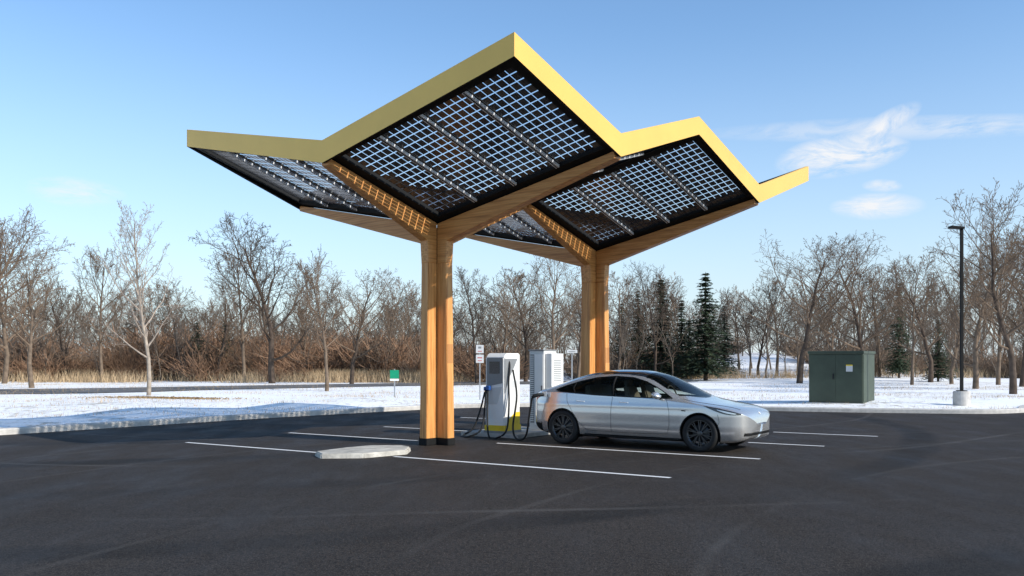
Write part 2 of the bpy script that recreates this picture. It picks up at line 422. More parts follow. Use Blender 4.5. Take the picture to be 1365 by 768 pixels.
def beam(cx,dx,dy,L,w,mat):
    plan=RR/L
    r0=0.10
    slope=(5.03-3.98)/(L-0.38)
    prof=[(r0,3.55),(0.33,3.55),(0.36,3.98),(0.9,3.98+slope*(0.9-0.36)),(L-0.02,5.03),(L-0.02,pz(1,0)-0.01),(r0,pz(0,0)+plan*r0-0.01)]
    n=len(prof); V=[]
    for s in (-w/2,w/2):
        for r,z in prof: V.append((cx+dx*r-dy*s,dy*r+dx*s,z))
    F=[tuple(range(n))[::-1],tuple(range(n,2*n))]
    for i in range(n):
        j=(i+1)%n; F.append((i,j,n+j,n+i))
    o=mk('timber_beam',V,F,mat,can)
    b=bmesh.new(); b.from_mesh(o.data); bmesh.ops.recalc_face_normals(b,faces=b.faces[:]); bmesh.ops.bevel(b,geom=b.edges[:],offset=0.008,segments=1,affect='EDGES'); b.to_mesh(o.data); b.free()
for cx in (0,2*US):
    beam(cx,1,0,US,0.20,WX); beam(cx,-1,0,US,0.20,WX); beam(cx,0,1,VS,0.20,WY); beam(cx,0,-1,VS,0.20,WY)
for cx in (0,2*US):
    core=box('column',(cx-0.085,-0.085,0.0),(cx+0.085,0.085,4.25),M_STEEL,can)
    for dx,dy in ((1,0),(-1,0),(0,1),(0,-1)):
        def leg(z0,z1,rb,rt,w,nm,mt):
            V=[]
            for z,ro in ((z0,rb),(z1,rt)):
                for r,s in ((0.09,-w/2),(ro,-w/2),(ro,w/2),(0.09,w/2)): V.append((cx+dx*r-dy*s,dy*r+dx*s,z))
            F=[(3,2,1,0),(4,5,6,7),(0,1,5,4),(1,2,6,5),(2,3,7,6),(3,0,4,7)]
            o=mk(nm,V,F,mt,core)
            b=bmesh.new(); b.from_mesh(o.data); bmesh.ops.bevel(b,geom=b.edges[:],offset=0.01,segments=2,affect='EDGES'); b.to_mesh(o.data); b.free()
        leg(0.13,3.56,0.385,0.335,0.19,'timber_post',WZ)
        leg(0.0,0.14,0.40,0.395,0.215,'steel_shoe',M_BLACK)

# ------------------------------------------------------------------ chargers
H33=math.radians(-33.4)
pad=box('concrete_pad',(-0.75,-1.0,0.0),(0.75,1.0,0.09),M_PAD,None,0.015,(0.05,20.05,0),(0,0,H33))
thing(pad,'low concrete pad under the charging cabinets','concrete pad')
ch=empty('charging_station',(-0.20,19.45,0.09),H33); thing(ch,'white fast charger with yellow base and black cables','charging station')
w,d,h=0.25,0.31,1.72
bm=bmesh.new()
pr=[(-d,0.0),(d,0.0),(d,h),(-d+0.10,h),(-d,h-0.10)]
L=[bm.verts.new((-w,y,z)) for y,z in pr]; R=[bm.verts.new((w,y,z)) for y,z in pr]
bm.faces.new(L); bm.faces.new(R[::-1])
for i in range(5): bm.faces.new([L[i],R[i],R[(i+1)%5],L[(i+1)%5]])
bmesh.ops.recalc_face_normals(bm,faces=bm.faces[:]); bmesh.ops.bevel(bm,geom=bm.edges[:],offset=0.025,segments=3,affect='EDGES')
bmobj('charger_body',bm,M_WHITE,ch,smooth=False)
def plate(name,pts,axis,off,mat,parent,th=0.012):
    b=bmesh.new()
    if axis=='front': a=[b.verts.new((x,-off,z)) for x,z in pts]; c=[b.verts.new((x,-off-th,z)) for x,z in pts]
    else: a=[b.verts.new((off,y,z)) for y,z in pts]; c=[b.verts.new((off+th,y,z)) for y,z in pts]
    n=len(pts); b.faces.new(a); b.faces.new(c[::-1])
    for i in range(n): b.faces.new([a[i],a[(i+1)%n],c[(i+1)%n],c[i]])
    bmesh.ops.recalc_face_normals(b,faces=b.faces[:])
    return bmobj(name,b,mat,parent)
plate('display_surround',[(-0.20,1.00),(0.21,1.08),(0.21,1.62),(-0.20,1.62)],'front',d-0.002,M_MGREY,ch)
plate('display_screen',[(-0.13,1.28),(0.13,1.28),(0.13,1.54),(-0.13,1.54)],'front',d+0.010,M_SCREEN,ch,0.006)
plate('front_graphic',[(-0.21,0.62),(0.05,0.62),(0.21,1.0),(-0.21,0.96)],'front',d-0.002,M_LGREY,ch,0.008)
plate('side_graphic',[(-0.29,0.86),(-0.29,1.60),(0.20,1.60),(0.02,1.36),(-0.12,1.20)],'right',w-0.002,M_MGREY,ch,0.006)
plate('side_badge',[(-0.02,0.98),(0.20,0.98),(0.20,1.12),(-0.02,1.12)],'right',w-0.002,M_LGREY,ch,0.006)
box('yellow_base_band',(-0.262,-0.322,0.05),(0.262,0.322,0.17),M_YEL,ch)
plate('yellow_side_panel',[(-0.20,0.17),(0.29,0.17),(0.29,0.44),(0.10,0.44),(-0.20,0.26)],'right',w-0.002,M_YEL,ch,0.005)
box('charger_plinth',(-0.27,-0.33,0.0),(0.27,0.33,0.05),M_MGREY,ch)
box('connector_holster',(-0.33,-0.16,0.84),(-0.25,0.0,1.03),M_DGREY,ch,0.02)
box('cable_connector',(-0.38,-0.20,0.90),(-0.30,-0.13,0.99),M_BLUE,ch,0.02)
box('cable_connector',(-0.18,-0.40,0.92),(-0.09,-0.31,1.02),M_BLUE,ch,0.02)
tube('charging_cable',[(-0.36,-0.17,0.88),(-0.42,-0.25,0.5),(-0.50,-0.40,0.10),(-0.62,-0.60,-0.055),(-0.35,-0.75,-0.055),(-0.15,-0.60,0.10),(-0.20,-0.40,0.55),(-0.22,-0.33,0.95)],0.020,M_RUB,ch)
tube('charging_cable',[(-0.14,-0.37,0.92),(-0.10,-0.45,0.45),(0.05,-0.60,-0.05),(0.30,-0.62,-0.055),(0.40,-0.45,0.10),(0.36,-0.30,0.6),(0.30,-0.22,1.1),(0.28,-0.15,1.45),(0.2,-0.1,1.6)],0.020,M_RUB,ch)
cb=empty('power_cabinet',(0.80,20.25,0.09),H33); thing(cb,'pale grey electrical cabinet with narrow vent behind the charger','electrical cabinet')
box('cabinet_body',(-0.30,-0.28,0.0),(0.08,0.28,1.78),M_LGREY,cb,0.015)
box('cabinet_annex',(0.085,-0.22,0.0),(0.25,0.30,1.72),M_WHITE,cb,0.015)
box('cabinet_cap',(-0.32,-0.30,1.78),(0.09,0.30,1.81),M_MGREY,cb,0.008)
plate('vent_panel',[(-0.275,0.16),(-0.175,0.16),(-0.175,1.70),(-0.275,1.70)],'front',0.278,M_MGREY,cb,0.006)
bm=bmesh.new()
for i in range(34): box('x',(-0.265,-0.298,0.20+i*0.044),(-0.185,-0.283,0.218+i*0.044),None,bm=bm)
bmobj('louvre_vent',bm,M_WHITE,cb)
bm=bmesh.new()
for i in range(12): box('x',(0.247,-0.14,1.1+i*0.042),(0.257,0.18,1.116+i*0.042),None,bm=bm)
bmobj('louvre_vent',bm,M_MGREY,cb)
plate('cabinet_door',[(-0.16,0.12),(0.06,0.12),(0.06,1.70),(-0.16,1.70)],'front',0.278,M_WHITE,cb,0.012)
box('door_handle',(0.02,-0.31,0.85),(0.04,-0.288,1.0),M_DGREY,cb,0.004)
o=tube('vehicle_charging_cable',[(0.02,19.12,1.45),(0.10,19.0,0.9),(0.02,18.75,0.25),(0.10,18.45,0.03),(0.28,18.15,0.12),(0.36,17.98,0.62),(0.42,17.9,0.93),(0.56,17.88,0.97)],0.020,M_RUB)
thing(o,'black charging cable plugged into the silver car','cable')
tube('plug_handle',[(0.42,17.88,0.93),(0.52,17.87,0.96),(0.64,17.90,0.965)],0.036,M_RUB,o,k=4)

# ------------------------------------------------------------------ car
car=empty('parked_car',(4.56,16.28,0),math.atan2(.566,-.824))
thing(car,'silver four-door electric saloon plugged in and charging','car')
zc=pchip([0,.02,.07,.24,.8,1.03,1.22,1.56,1.95,2.36,2.75,3.2,3.6,3.98,4.20,4.38,4.45,4.51,4.55],[.52,.62,.715,.800,.893,.942,1.030,1.222,1.385,1.458,1.467,1.435,1.350,1.222,1.140,1.095,1.045,.88,.68])
zs=pchip([0,.02,.07,.24,.8,1.15,1.6,2.2,3,3.6,4.05,4.27,4.42,4.51,4.55],[.51,.595,.665,.738,.840,.880,.91,.935,.96,.99,1.012,1.002,.965,.84,.66])
zb=pchip([0,.02,.08,.3,.8,3.9,4.18,4.42,4.51,4.55],[.49,.37,.25,.185,.165,.165,.21,.29,.42,.60])
wd=pchip([0,.02,.06,.14,.28,.5,.84,1.4,2.3,3.3,3.7,4.02,4.28,4.46,4.55],[.24,.44,.60,.73,.83,.89,.917,.920,.92,.925,.92,.885,.82,.70,.50])
def low_y(x,z):
    w=float(wd(x))
    s=1-0.11*max(0,(0.48-z)/0.30)**2-0.045*max(0,(z-0.64)/0.32)**1.4
    fade=min(1,max(0,(x-.6)/.5))
    s+=fade*(0.007*math.exp(-((z-0.79)/0.04)**2)-0.006*math.exp(-((z-0.48)/0.10)**2)*(1 if 1.2<x<3.4 else 0.4))
    return w*s
def surf_y(x,z):
    a=float(zs(x))
    if z<=a: return low_y(x,z)
    b=max(1e-4,float(zc(x))-a); q=min(1,max(0,(z-a)/b))
    return low_y(x,a)*(max(0,1-q**1.5))**(1/2.4)
sx_=np.concatenate([0.3*np.linspace(0,1,44)**1.6,np.linspace(.3,4.24,290)[1:],4.55-0.31*np.linspace(1,0,42)[1:]**1.4])
nl,nu,nb=48,56,5
half=nb+nl+nu
V=np.zeros((len(sx_),2*half-1,3))
WC=((0.84,0.335),(3.70,0.335)); RA=0.372
for i,x in enumerate(sx_):
    x=float(x); pts=[]
    b=float(zb(x)); s=float(zs(x)); c=float(zc(x)); 
    for k in range(nb): pts.append((low_y(x,b)*k/nb,b))
    for k in range(nl):
        z=b+(s-b)*k/(nl-1)
        y=low_y(x,z); e=(z-b); 
        pts.append((y-0.03*max(0,1-e/0.05)**2,z))
    ys=low_y(x,s)
    for k in range(1,nu+1):
        ph=k/nu*math.pi/2
        cph=max(0.0,math.cos(ph)); sph=math.sin(ph)
        if k==nu: cph=0;sph=1
        pts.append((ys*cph**(2/2.4),s+(c-s)*sph**(2/1.5)))
    for j,(y,z) in enumerate(pts): V[i,j]=(x,y,z)
    for j in range(half-1): V[i,2*half-2-j]=(x,-pts[j][0],pts[j][1])
nr=2*half-1
VV=V.reshape(-1,3).copy()
for (wx,wz) in WC:
    dx=VV[:,0]-wx; dz=VV[:,2]-wz; r=np.hypot(dx,dz); k=(np.abs(r-RA)<0.0075)&(np.abs(VV[:,1])>0.6)
    VV[k,0]=wx+dx[k]/r[k]*RA; VV[k,2]=wz+dz[k]/r[k]*RA
ytop=pchip([1.0,1.5,2.1,3.2,4.2],[.76,.67,.51,.47,.52])
DLO=[(1.38,.950),(1.54,1.038),(1.76,1.150),(2.01,1.252),(2.30,1.322),(2.70,1.344),(3.1,1.312),(3.45,1.232),(3.72,1.143),(3.90,1.07),(3.80,1.035),(3.0,.985),(2.2,.960)]
def inpoly(x,z,P):
    c=False; n=len(P); j=n-1
    for i in range(n):
        xi,zi=P[i]; xj,zj=P[j]
        if (zi>z)!=(zj>z) and x<(xj-xi)*(z-zi)/(zj-zi)+xi: c=not c
        j=i
    return c
parts={}
ns=len(sx_)
for i in range(ns-1):
    for j in range(nr):
        j2=(j+1)%nr
        q=(i*nr+j,i*nr+j2,(i+1)*nr+j2,(i+1)*nr+j)
        c=(VV[q[0]]+VV[q[1]]+VV[q[2]]+VV[q[3]])/4
        x,y,z=c; ay=abs(y); side='L' if y<0 else 'R'
        if ay>0.55 and any(math.hypot(x-wx,z-wz)<RA-0.001 for wx,wz in WC): continue
        key='body'
        s=zs(x)
        if 1.35<x<4.0 and z>.94 and inpoly(x,z,DLO): key='side_window'+side
        elif z>s+0.01 and ay<ytop(x) and 1.05+.24*(ay/.7)**2<x<4.12-.10*(ay/.5)**2 and (z>s+0.3*(zc(x)-s)):
            key='windshield' if x<2.08 else 'roof_glass' if x<3.15 else 'rear_window'
        elif x<0.25 and 0.30<z<0.355 and ay<0.66: key='lower_grille'
        elif z<0.225 and 0.9<x<4.3: key='sill'
        elif x>4.22 and z<0.40: key='sill'
        elif ay>.5 and 1.44+0.06*(0.9-z)<x<2.62 and .30<z<s+.03: key='doorF'+side
        elif ay>.5 and 2.62<=x<3.52-max(0,(0.72-z))*0.55 and .30<z<s+.03: key='doorR'+side
        parts.setdefault(key,[]).append(q)
for base in (0,(ns-1)*nr):
    for j in range(half-2): parts['body'].append((base+j,base+j+1,base+nr-2-j,base+nr-1-j))
def sub(name,faces,mat,parent=car):
    F=np.array(faces); u,inv=np.unique(F.ravel(),return_inverse=True)
    return fast(name,VV[u],inv.reshape(-1,4),mat,parent,smooth=True)
matmap={'body':M_PAINT,'side_windowL':M_GLASS,'side_windowR':M_GLASS,'windshield':M_WIND,'roof_glass':M_ROOFG,'rear_window':M_WIND,'lower_grille':M_BLACK,'sill':M_BLACK}
nm={'doorFL':'door','doorFR':'door','doorRL':'door','doorRR':'door'}
doors={}
for k,f in parts.items():
    n=nm.get(k) or k.rstrip('LR')
    doors[k]=sub(n,f,matmap.get(k,M_PAINT))
def patch(name,x0,x1,top,th,mat,sgn,off,parent=car,n=40,m=8):
    V=[];F=[]
    for i in range(n+1):
        t=i/n; x=x0+(x1-x0)*t; zt=top(x,t); h=th(t)
        for j in range(m+1):
            z=zt-h*j/m; V.append((x-(off if x<0.3 else 0),sgn*(surf_y(x,z)+off),z))
    for i in range(n):
        for j in range(m):
            a=i*(m+1)+j; F.append((a,a+1,a+m+2,a+m+1))
    return mk(name,V,F,mat,parent,True)
def surf_tube(name,pts,r,mat,sgn,parent=car,off=0.0,n=5):
    P=[(x,sgn*(surf_y(x,z)+off),z) for x,z in pts]
    V=[];F=[]; tube_geo(V,F,P,[r]*len(P),n,True); return mk(name,V,F,mat,parent,True)
def dens(P,closed=False,m=8):
    out=[]; n=len(P)
    for i in range(n if closed else n-1):
        a=P[i]; b=P[(i+1)%n]
        for k in range(m): out.append((a[0]+(b[0]-a[0])*k/m,a[1]+(b[1]-a[1])*k/m))
    out.append(P[0] if closed else P[-1]); return out
for sgn in (1,-1):
    hl=patch('headlight',0.13,0.76,lambda x,t:float(zs(x))+0.004,lambda t:0.004+0.098*math.sin(math.pi*min(1,t*0.97+0.03))**0.8*(1-0.5*t),M_HEAD,sgn,0.004)
    patch('headlight_reflector',0.20,0.52,lambda x,t:float(zs(x))-0.022,lambda t:0.003+0.034*math.sin(math.pi*t)**0.6*(1-0.5*t),M_HEADB,sgn,0.007,hl)
    patch('tail_light',4.20,4.48,lambda x,t:float(zs(x))-0.035,lambda t:0.02+0.075*t,M_TAIL,sgn,0.004)
    surf_tube('window_trim',dens(DLO,True),0.010,M_BLACK,sgn)
    surf_tube('window_pillar',dens([(2.58,.97),(2.64,1.15),(2.68,1.33)]),0.030,M_BLACK,sgn,off=-0.022)
    surf_tube('window_pillar',dens([(3.42,1.0),(3.50,1.10),(3.50,1.20)]),0.016,M_BLACK,sgn,off=-0.010)
    seams=[[(1.50,.945),(1.46,.86),(1.42,.70),(1.42,.45),(1.47,.30)],[(2.60,.955),(2.62,.7),(2.62,.30)],[(3.62,1.0),(3.60,.85),(3.50,.70),(3.40,.52),(3.20,.34),(3.1,.30)],[(1.47,.30),(2.2,.285),(3.1,.30)]]
    for s in seams: surf_tube('door_seam',dens(s),0.0045,M_BLACK,sgn,off=-0.001)
    surf_tube('bumper_seam',dens([(0.50,.69),(0.47,.55),(0.50,.48)]),0.004,M_BLACK,sgn,off=-0.001)
    surf_tube('rocker_trim',dens([(1.25,.20),(2.2,.19),(3.28,.20)]),0.022,M_BLACK,sgn,off=-0.005)
    for wx,wz in WC:
        pts=[]
        for k in range(41):
            t=math.radians(-22+224*k/40); x=wx+RA*math.cos(t); z=wz+RA*math.sin(t)
            if z>zb(x)+.01: pts.append((x,z))
        surf_tube('wheel_arch',pts,0.012,M_BLACK,sgn,off=-0.008,n=6)  # black ring over the cut edge, its colour standing in for arch shade
        V=[];F=[]
        ang=[math.radians(-30+240*k/24) for k in range(25)]
        for t in ang:
            x=wx+(RA+.004)*math.cos(t); z=wz+(RA+.004)*math.sin(t)
            V+=[(x,sgn*0.55,z),(x,sgn*(surf_y(x,max(z,.2))-0.012),z)]
        for k in range(24): F.append((2*k,2*k+1,2*k+3,2*k+2))
        V.append((wx,sgn*0.55,wz)); c=len(V)-1
        for k in range(24): F.append((c,2*k,2*k+2))
        mk('wheel_well',V,F,M_BLACK,car)
    for xh,key in ((2.46,'doorF'),(3.40,'doorR')):
        k=key+('R' if sgn>0 else 'L')
        surf_tube('door_handle',dens([(xh-.20,.852),(xh,.86)]),0.009,M_ALU,sgn,doors[k],off=0.0)
    bm=bmesh.new(); bmesh.ops.create_uvsphere(bm,u_segments=20,v_segments=12,radius=1)
    for v in bm.verts:
        v.co.x=v.co.x*0.075+ (0.03 if v.co.z>0 else 0); v.co.y*=0.115; v.co.z*=0.068
    bmobj('door_mirror',bm,M_PAINT,car,(1.62,sgn*1.0,1.005),smooth=True)
    tube('mirror_stalk',[(1.62,sgn*0.86,.945),(1.63,sgn*0.95,.965)],0.02,M_BLACK,car,k=2)
    surf_tube('side_camera',dens([(1.10,.735),(1.18,.738)]),0.010,M_BLACK,sgn)
    pts=[]
    for t in np.linspace(0,1,24):
        x=0.20+1.0*t; y=0.56+0.22*t; a=float(zs(x)); b=float(zc(x))-a; yy=min(1,y/low_y(x,a)); q=max(0,1-yy**2.4)**(1/1.5); pts.append((x,sgn*y,a+b*q))
    V=[];F=[]; tube_geo(V,F,pts,[0.0045]*len(pts),4)
    mk('hood_seam',V,F,M_BLACK,car)
bm=bmesh.new(); bmesh.ops.create_cone(bm,cap_ends=True,segments=16,radius1=0.028,radius2=0.028,depth=0.012)
bmobj('bonnet_badge',bm,M_ALU,car,(0.050,0,0.692),(0,-0.8,0))
box('charge_port_flap',(4.08,0.882,0.93),(4.18,0.906,1.03),M_PAINT,car,0.006)
box('cabin_tub',(1.25,-0.80,0.30),(4.0,0.80,0.80),M_INT,car,0.05)
box('dashboard',(1.35,-0.74,0.78),(1.75,0.74,0.94),M_INT,car,0.05)
def seat(x,y,w):
    bm=bmesh.new()
    box('x',(x-0.25,y-w,0.75),(x+0.25,y+w,0.88),None,bm=bm)
    b2=bmesh.new()
    vs=[b2.verts.new(p) for p in ((x+.16,y-w,.80),(x+.30,y-w,.80),(x+.30,y+w,.80),(x+.16,y+w,.80),(x+.30,y-w*.8,1.16),(x+.40,y-w*.8,1.16),(x+.40,y+w*.8,1.16),(x+.30,y+w*.8,1.16))]
    for f in ((0,3,2,1),(4,5,6,7),(0,1,5,4),(1,2,6,5),(2,3,7,6),(3,0,4,7)): b2.faces.new([vs[i] for i in f])
    t=bpy.data.meshes.new('t'); b2.to_mesh(t); b2.free(); bm.from_mesh(t)
    box('x',(x+.33,y-.12,1.15),(x+.42,y+.12,1.29),None,bm=bm)
    bmesh.ops.bevel(bm,geom=bm.edges[:],offset=0.025,segments=2,affect='EDGES')
    bmobj('seat',bm,M_SEAT,car,smooth=False)
seat(2.15,0.37,0.25); seat(2.15,-0.37,0.25); seat(3.05,0.0,0.60)
V=[];F=[]; 
pts=[(1.93+0.06*math.sin(t),-0.37+0.18*math.cos(t),0.98+0.17*math.sin(t)) for t in np.linspace(0,2*math.pi,25)]
tube_geo(V,F,pts,[0.014]*25,6); mk('steering_wheel',V,F,M_INT,car,True)
def lathe(prof,n=48):
    V=[];F=[];m=len(prof)
    for k in range(n):
        t=2*math.pi*k/n
        for y,r in prof: V.append((r*math.cos(t),y,r*math.sin(t)))
    for k in range(n):
        k2=(k+1)%n
        for i in range(m-1): F.append((k*m+i,k2*m+i,k2*m+i+1,k*m+i+1))
    return V,F
def wheel(x,sgn):
    V,F=lathe([(-.09,.001),(-.09,.17),(0.0,.17),(0.012,.16),(0.012,.001)],32)
    wh=mk('wheel',V,F,M_DGREY,car,True,loc=(x,sgn*0.80,0.335),rot=(0,0,0 if sgn>0 else math.pi))
    V,F=lathe([(-.10,.235),(-.112,.27),(-.112,.30),(-.10,.322),(-.085,.333),(-.03,.336),(.03,.336),(.085,.333),(.10,.322),(.112,.30),(.112,.27),(.10,.238)])
    mk('tyre',V,F,M_RUB,wh,True)
    V,F=lathe([(-.10,.238),(0.0,.215),(.07,.222),(.085,.236),(.104,.244),(.104,.236)])
    for k in range(10):
        for off in (-0.10,0.10):
            t=2*math.pi*k/10+math.pi/2; b=len(V)
            wi,wo=0.009,0.010
            r0,r1=0.045,0.238; a0=t-off*0.5; a1=t+off
            for (r,a,wv,yf,yb) in ((r0,a0,wi,0.088,0.05),(r1,a1,wo,0.086,0.055)):
                for s,y in ((-1,yb),(-0.8,yf),(0.8,yf),(1,yb)):
                    V.append((r*math.cos(a)-s*wv*math.sin(a),y,r*math.sin(a)+s*wv*math.cos(a)))
            for i in range(3): F.append((b+i,b+i+1,b+4+i+1,b+4+i))
            F.append((b+3,b,b+4,b+7))
    hv,hf=lathe([(.05,.06),(.085,.056),(.096,.04),(.098,.001)],24); b=len(V); V+=hv; F+=[tuple(b+i for i in f) for f in hf]
    mk('rim',V,F,M_RIM,wh,False)
for x in (0.84,3.70):
    for s in (1,-1): wheel(x,s)

# ------------------------------------------------------------------ utility cabinet
tr=empty('utility_cabinet',(11.88,32.15,0.10),H33); thing(tr,'dark green utility cabinet with warning label on snow','utility cabinet')
box('cabinet_plinth',(-1.00,-1.00,-0.05),(1.00,1.00,0.08),M_CONC,tr,0.02)
box('cabinet_body',(-0.92,-0.93,0.08),(0.92,0.93,1.82),M_GREENBOX,tr,0.02)
box('cabinet_lid',(-0.96,-0.97,1.80),(0.96,0.97,1.90),M_GREENBOX,tr,0.02)
for a,b in ((-0.88,-0.004),(0.004,0.88)): plate('cabinet_door',[(a,0.14),(b,0.14),(b,1.76),(a,1.76)],'front',0.93,M_GREENBOX,tr,0.014)
plate('side_panel',[(-0.88,0.14),(0.88,0.14),(0.88,1.76),(-0.88,1.76)],'right',0.92,M_GREENBOX,tr,0.014)
box('door_handle',(-0.09,-0.985,0.90),(-0.05,-0.94,1.10),M_STEEL,tr,0.01)
plate('warning_label',[(0.36,1.18),(0.58,1.18),(0.58,1.42),(0.36,1.42)],'front',0.946,M_LGREY,tr,0.004)
plate('warning_stripe',[(0.36,1.38),(0.58,1.38),(0.58,1.42),(0.36,1.42)],'front',0.951,M_YEL,tr,0.003)

# ------------------------------------------------------------------ lamp post
lp=empty('lamp_post',(15.06,29.9,0.1)); thing(lp,'tall black lamp post on a round concrete base','lamp post')
V,F=[],[]
tube_geo(V,F,[(0,0,-0.05),(0,0,0.50),(0,0,0.54)],[0.27,0.27,0.25],24,True); mk('concrete_base',V,F,M_CONC,lp,False)
box('lamp_pole',(-0.045,-0.045,0.54),(0.045,0.045,5.98),M_BLACK,lp,0.008)
box('base_plate',(-0.13,-0.13,0.54),(0.13,0.13,0.57),M_BLACK,lp)
box('lamp_head',(-0.40,-0.14,-0.04),(0.05,0.14,0.04),M_BLACK,lp,0.022,loc=(0,0,6.0),rot=(0,math.radians(5),0))
# ------------------------------------------------------------------ signs
def sign(name,x,y,lab,top,plates,postr=0.025):
    e=empty(name,(x,y,float(gz(x,y)))); thing(e,lab,'sign')
    box('sign_post',(-postr,-postr,0),(postr,postr,top),M_POST,e)
    for (w,z0,z1,mt,marks) in plates:
        p=box('sign_panel',(-w/2,-postr-0.02,z0),(w/2,-postr-0.006,z1),mt,e,0.004)
        for (a,b,c,dd,mm) in marks:
            box('sign_marking',(a,-postr-0.024,b),(c,-postr-0.0195,dd),mm,p)
sign('parking_sign',-1.26,35,'white parking sign with red marks on steel post',2.15,
 [(0.30,1.82,2.14,M_LGREY,[(-0.06,2.00,0.06,2.08,M_MGREY),(-0.08,1.88,0.08,1.91,M_RED)]),
  (0.30,1.44,1.76,M_LGREY,[(-0.09,1.62,0.09,1.66,M_RED),(-0.08,1.51,0.08,1.54,M_RED)])])
sign('direction_sign',-5.0,38,'small green and white sign on snowy verge',1.2,
 [(0.38,0.80,1.16,M_SIGNG,[]),(0.38,0.70,0.79,M_WHITE,[])])
sign('parking_sign',2.42,36,'small white sign behind the electrical cabinet',1.95,
 [(0.42,1.78,1.90,M_LGREY,[(-0.14,1.82,0.13,1.85,M_MGREY)])])

# ------------------------------------------------------------------ trees
def grow(T,C,rng,p,d,L,r,lv,maxl,cnt,ang,ratio,trop,minr,st0=0.22):
    nseg=(9,6,4,3,2)[lv]; sides=(7,5,4,3,3)[lv]
    pts=[p];rad=[r]; dirs=[d]
    jit=(0.08,0.17,0.22,0.28,0.3)[lv]
    for i in range(nseg):
        d=(d+Vector((rng.gauss(0,jit),rng.gauss(0,jit),rng.gauss(0,jit)+trop[lv]))).normalized()
        p=p+d*(L/nseg); pts.append(p); dirs.append(d)
        rad.append(max(minr,r*(1-(0.86 if lv else 0.80)*((i+1)/nseg)**0.85)))
    V,F=(T if lv==0 else C)
    tube_geo(V,F,pts,rad,sides)
    if lv>=maxl: return
    n=cnt[lv]; st=(st0,0.18,0.12,0.1)[lv]
    for k in range(n):
        t=st+(1-st)*((k+rng.random())/n)**(0.85); t=min(t,0.995)
        f=t*nseg; i=min(nseg-1,int(f)); q=pts[i].lerp(pts[i+1],f-i); dd=dirs[i+1]
        az=k*2.399+rng.uniform(-.5,.5)
        s=Vector((1,0,0)) if abs(dd.x)<0.7 else Vector((0,1,0)); u=dd.cross(s).normalized(); w=dd.cross(u)
        side=u*math.cos(az)+w*math.sin(az)
        a=math.radians(ang[lv]+rng.uniform(-12,12))*(1-0.35*t)
        cd=(dd*math.cos(a)+side*math.sin(a)).normalized()
        cl=L*ratio[lv]*(1-0.55*t)*rng.uniform(0.75,1.15); 
        if lv==0 : cl*= (0.75+0.5*math.sin(math.pi*min(1,(t-st)/(1-st)*0.8+0.15)))
        cr=max(minr,(rad[i]+(rad[i+1]-rad[i])*(f-i))*(0.55 if lv else 0.62)*rng.uniform(.8,1.1))
        grow(T,C,rng,q,cd,cl,cr,lv+1,maxl,cnt,ang,ratio,trop,minr)
def tree_mesh(seed,kind):
    rng=random.Random(seed); T=([],[]); C=([],[])
    if kind=='open':   a=dict(L=9.0,r=0.21,maxl=4,cnt=(18,10,6,2),ang=(60,48,44,40),ratio=(0.68,0.50,0.50,0.6),trop=(0.0,0.09,0.05,0.03,0.0),minr=0.0085)
    if kind=='oval':   a=dict(L=9.7,r=0.13,maxl=4,cnt=(28,7,5,2),ang=(46,40,40,40),ratio=(0.42,0.42,0.48,0.6),trop=(0.0,0.09,0.05,0.03,0.0),minr=0.0065)
    if kind=='mid':    a=dict(L=9.3,r=0.17,maxl=3,cnt=(18,10,9),ang=(52,44,42),ratio=(0.54,0.48,0.52),trop=(0.0,0.09,0.06,0.03),minr=0.0105)
    if kind=='far':    a=dict(L=9.3,r=0.14,maxl=3,cnt=(14,8,6),ang=(46,42,42),ratio=(0.50,0.48,0.55),trop=(0.0,0.10,0.07,0.04),minr=0.014)
    if kind=='sap':    a=dict(L=9.6,r=0.065,maxl=2,cnt=(18,7),ang=(36,40),ratio=(0.30,0.5),trop=(0.0,0.10,0.06),minr=0.012)
    grow(T,C,rng,Vector((0,0,-0.1)),Vector((rng.uniform(-.05,.05),rng.uniform(-.05,.05),1)).normalized(),a['L'],a['r'],0,a['maxl'],a['cnt'],a['ang'],a['ratio'],a['trop'],a['minr'],rng.uniform(.16,.3))
    return T,C
LIB={}
for kind,seeds in (('open',(1,2,3)),('oval',(4,)),('mid',(6,7,8))):
    LIB[kind]=[]
    for s in seeds:
        T,C=tree_mesh(s,kind)
        top=max(v[2] for v in C[0]+T[0])
        LIB[kind].append((np.array(T[0]),np.array(T[1]),np.array(C[0]),np.array(C[1]),top))
cache={}
def place_tree(x,y,h,kind,i,bk=M_BARK,tw=M_TWIG,lab=None,wx=1.0):
    Tv,Tf,Cv,Cf,top=LIB[kind][i]; key=(kind,i,bk.name)
    e=empty('bare_tree',(x,y,float(gz(x,y))),random.uniform(0,6.28)); s=h/top; e.scale=(s*wx,s*wx,s)
    thing(e,lab or 'leafless deciduous tree with brown twigs at the wood edge','tree','bare trees along the wood edge' if not lab else None)
    if key not in cache:
        a=fast('trunk',Tv,Tf,bk,e,True); b=fast('crown',Cv,Cf,tw,e); cache[key]=(a,b)
    else:
        for src in cache[key]:
            o=src.copy(); COL.objects.link(o); o.parent=e
def PX(px,Y): return (px-682)*Y/1190
place_tree(PX(198,40),40,8.8,'oval',0,M_BARKL,M_TWIGL,'slender pale leafless young tree standing in snow')
place_tree(PX(42,51),51,8.9,'open',0,lab='spreading leafless tree beside the snowy road')
place_tree(PX(362,62),62,12.0,'open',1,M_BARKD,M_TWIGD,'tall dark forked leafless tree at wood edge',1.15)
place_tree(PX(435,46),46,7.0,'mid',0,lab='small leafless tree standing in snow by the road')
place_tree(PX(1065,62),62,10.6,'open',2,M_BARKD,M_TWIG,'broad round-crowned leafless tree on snowy lawn',1.15)
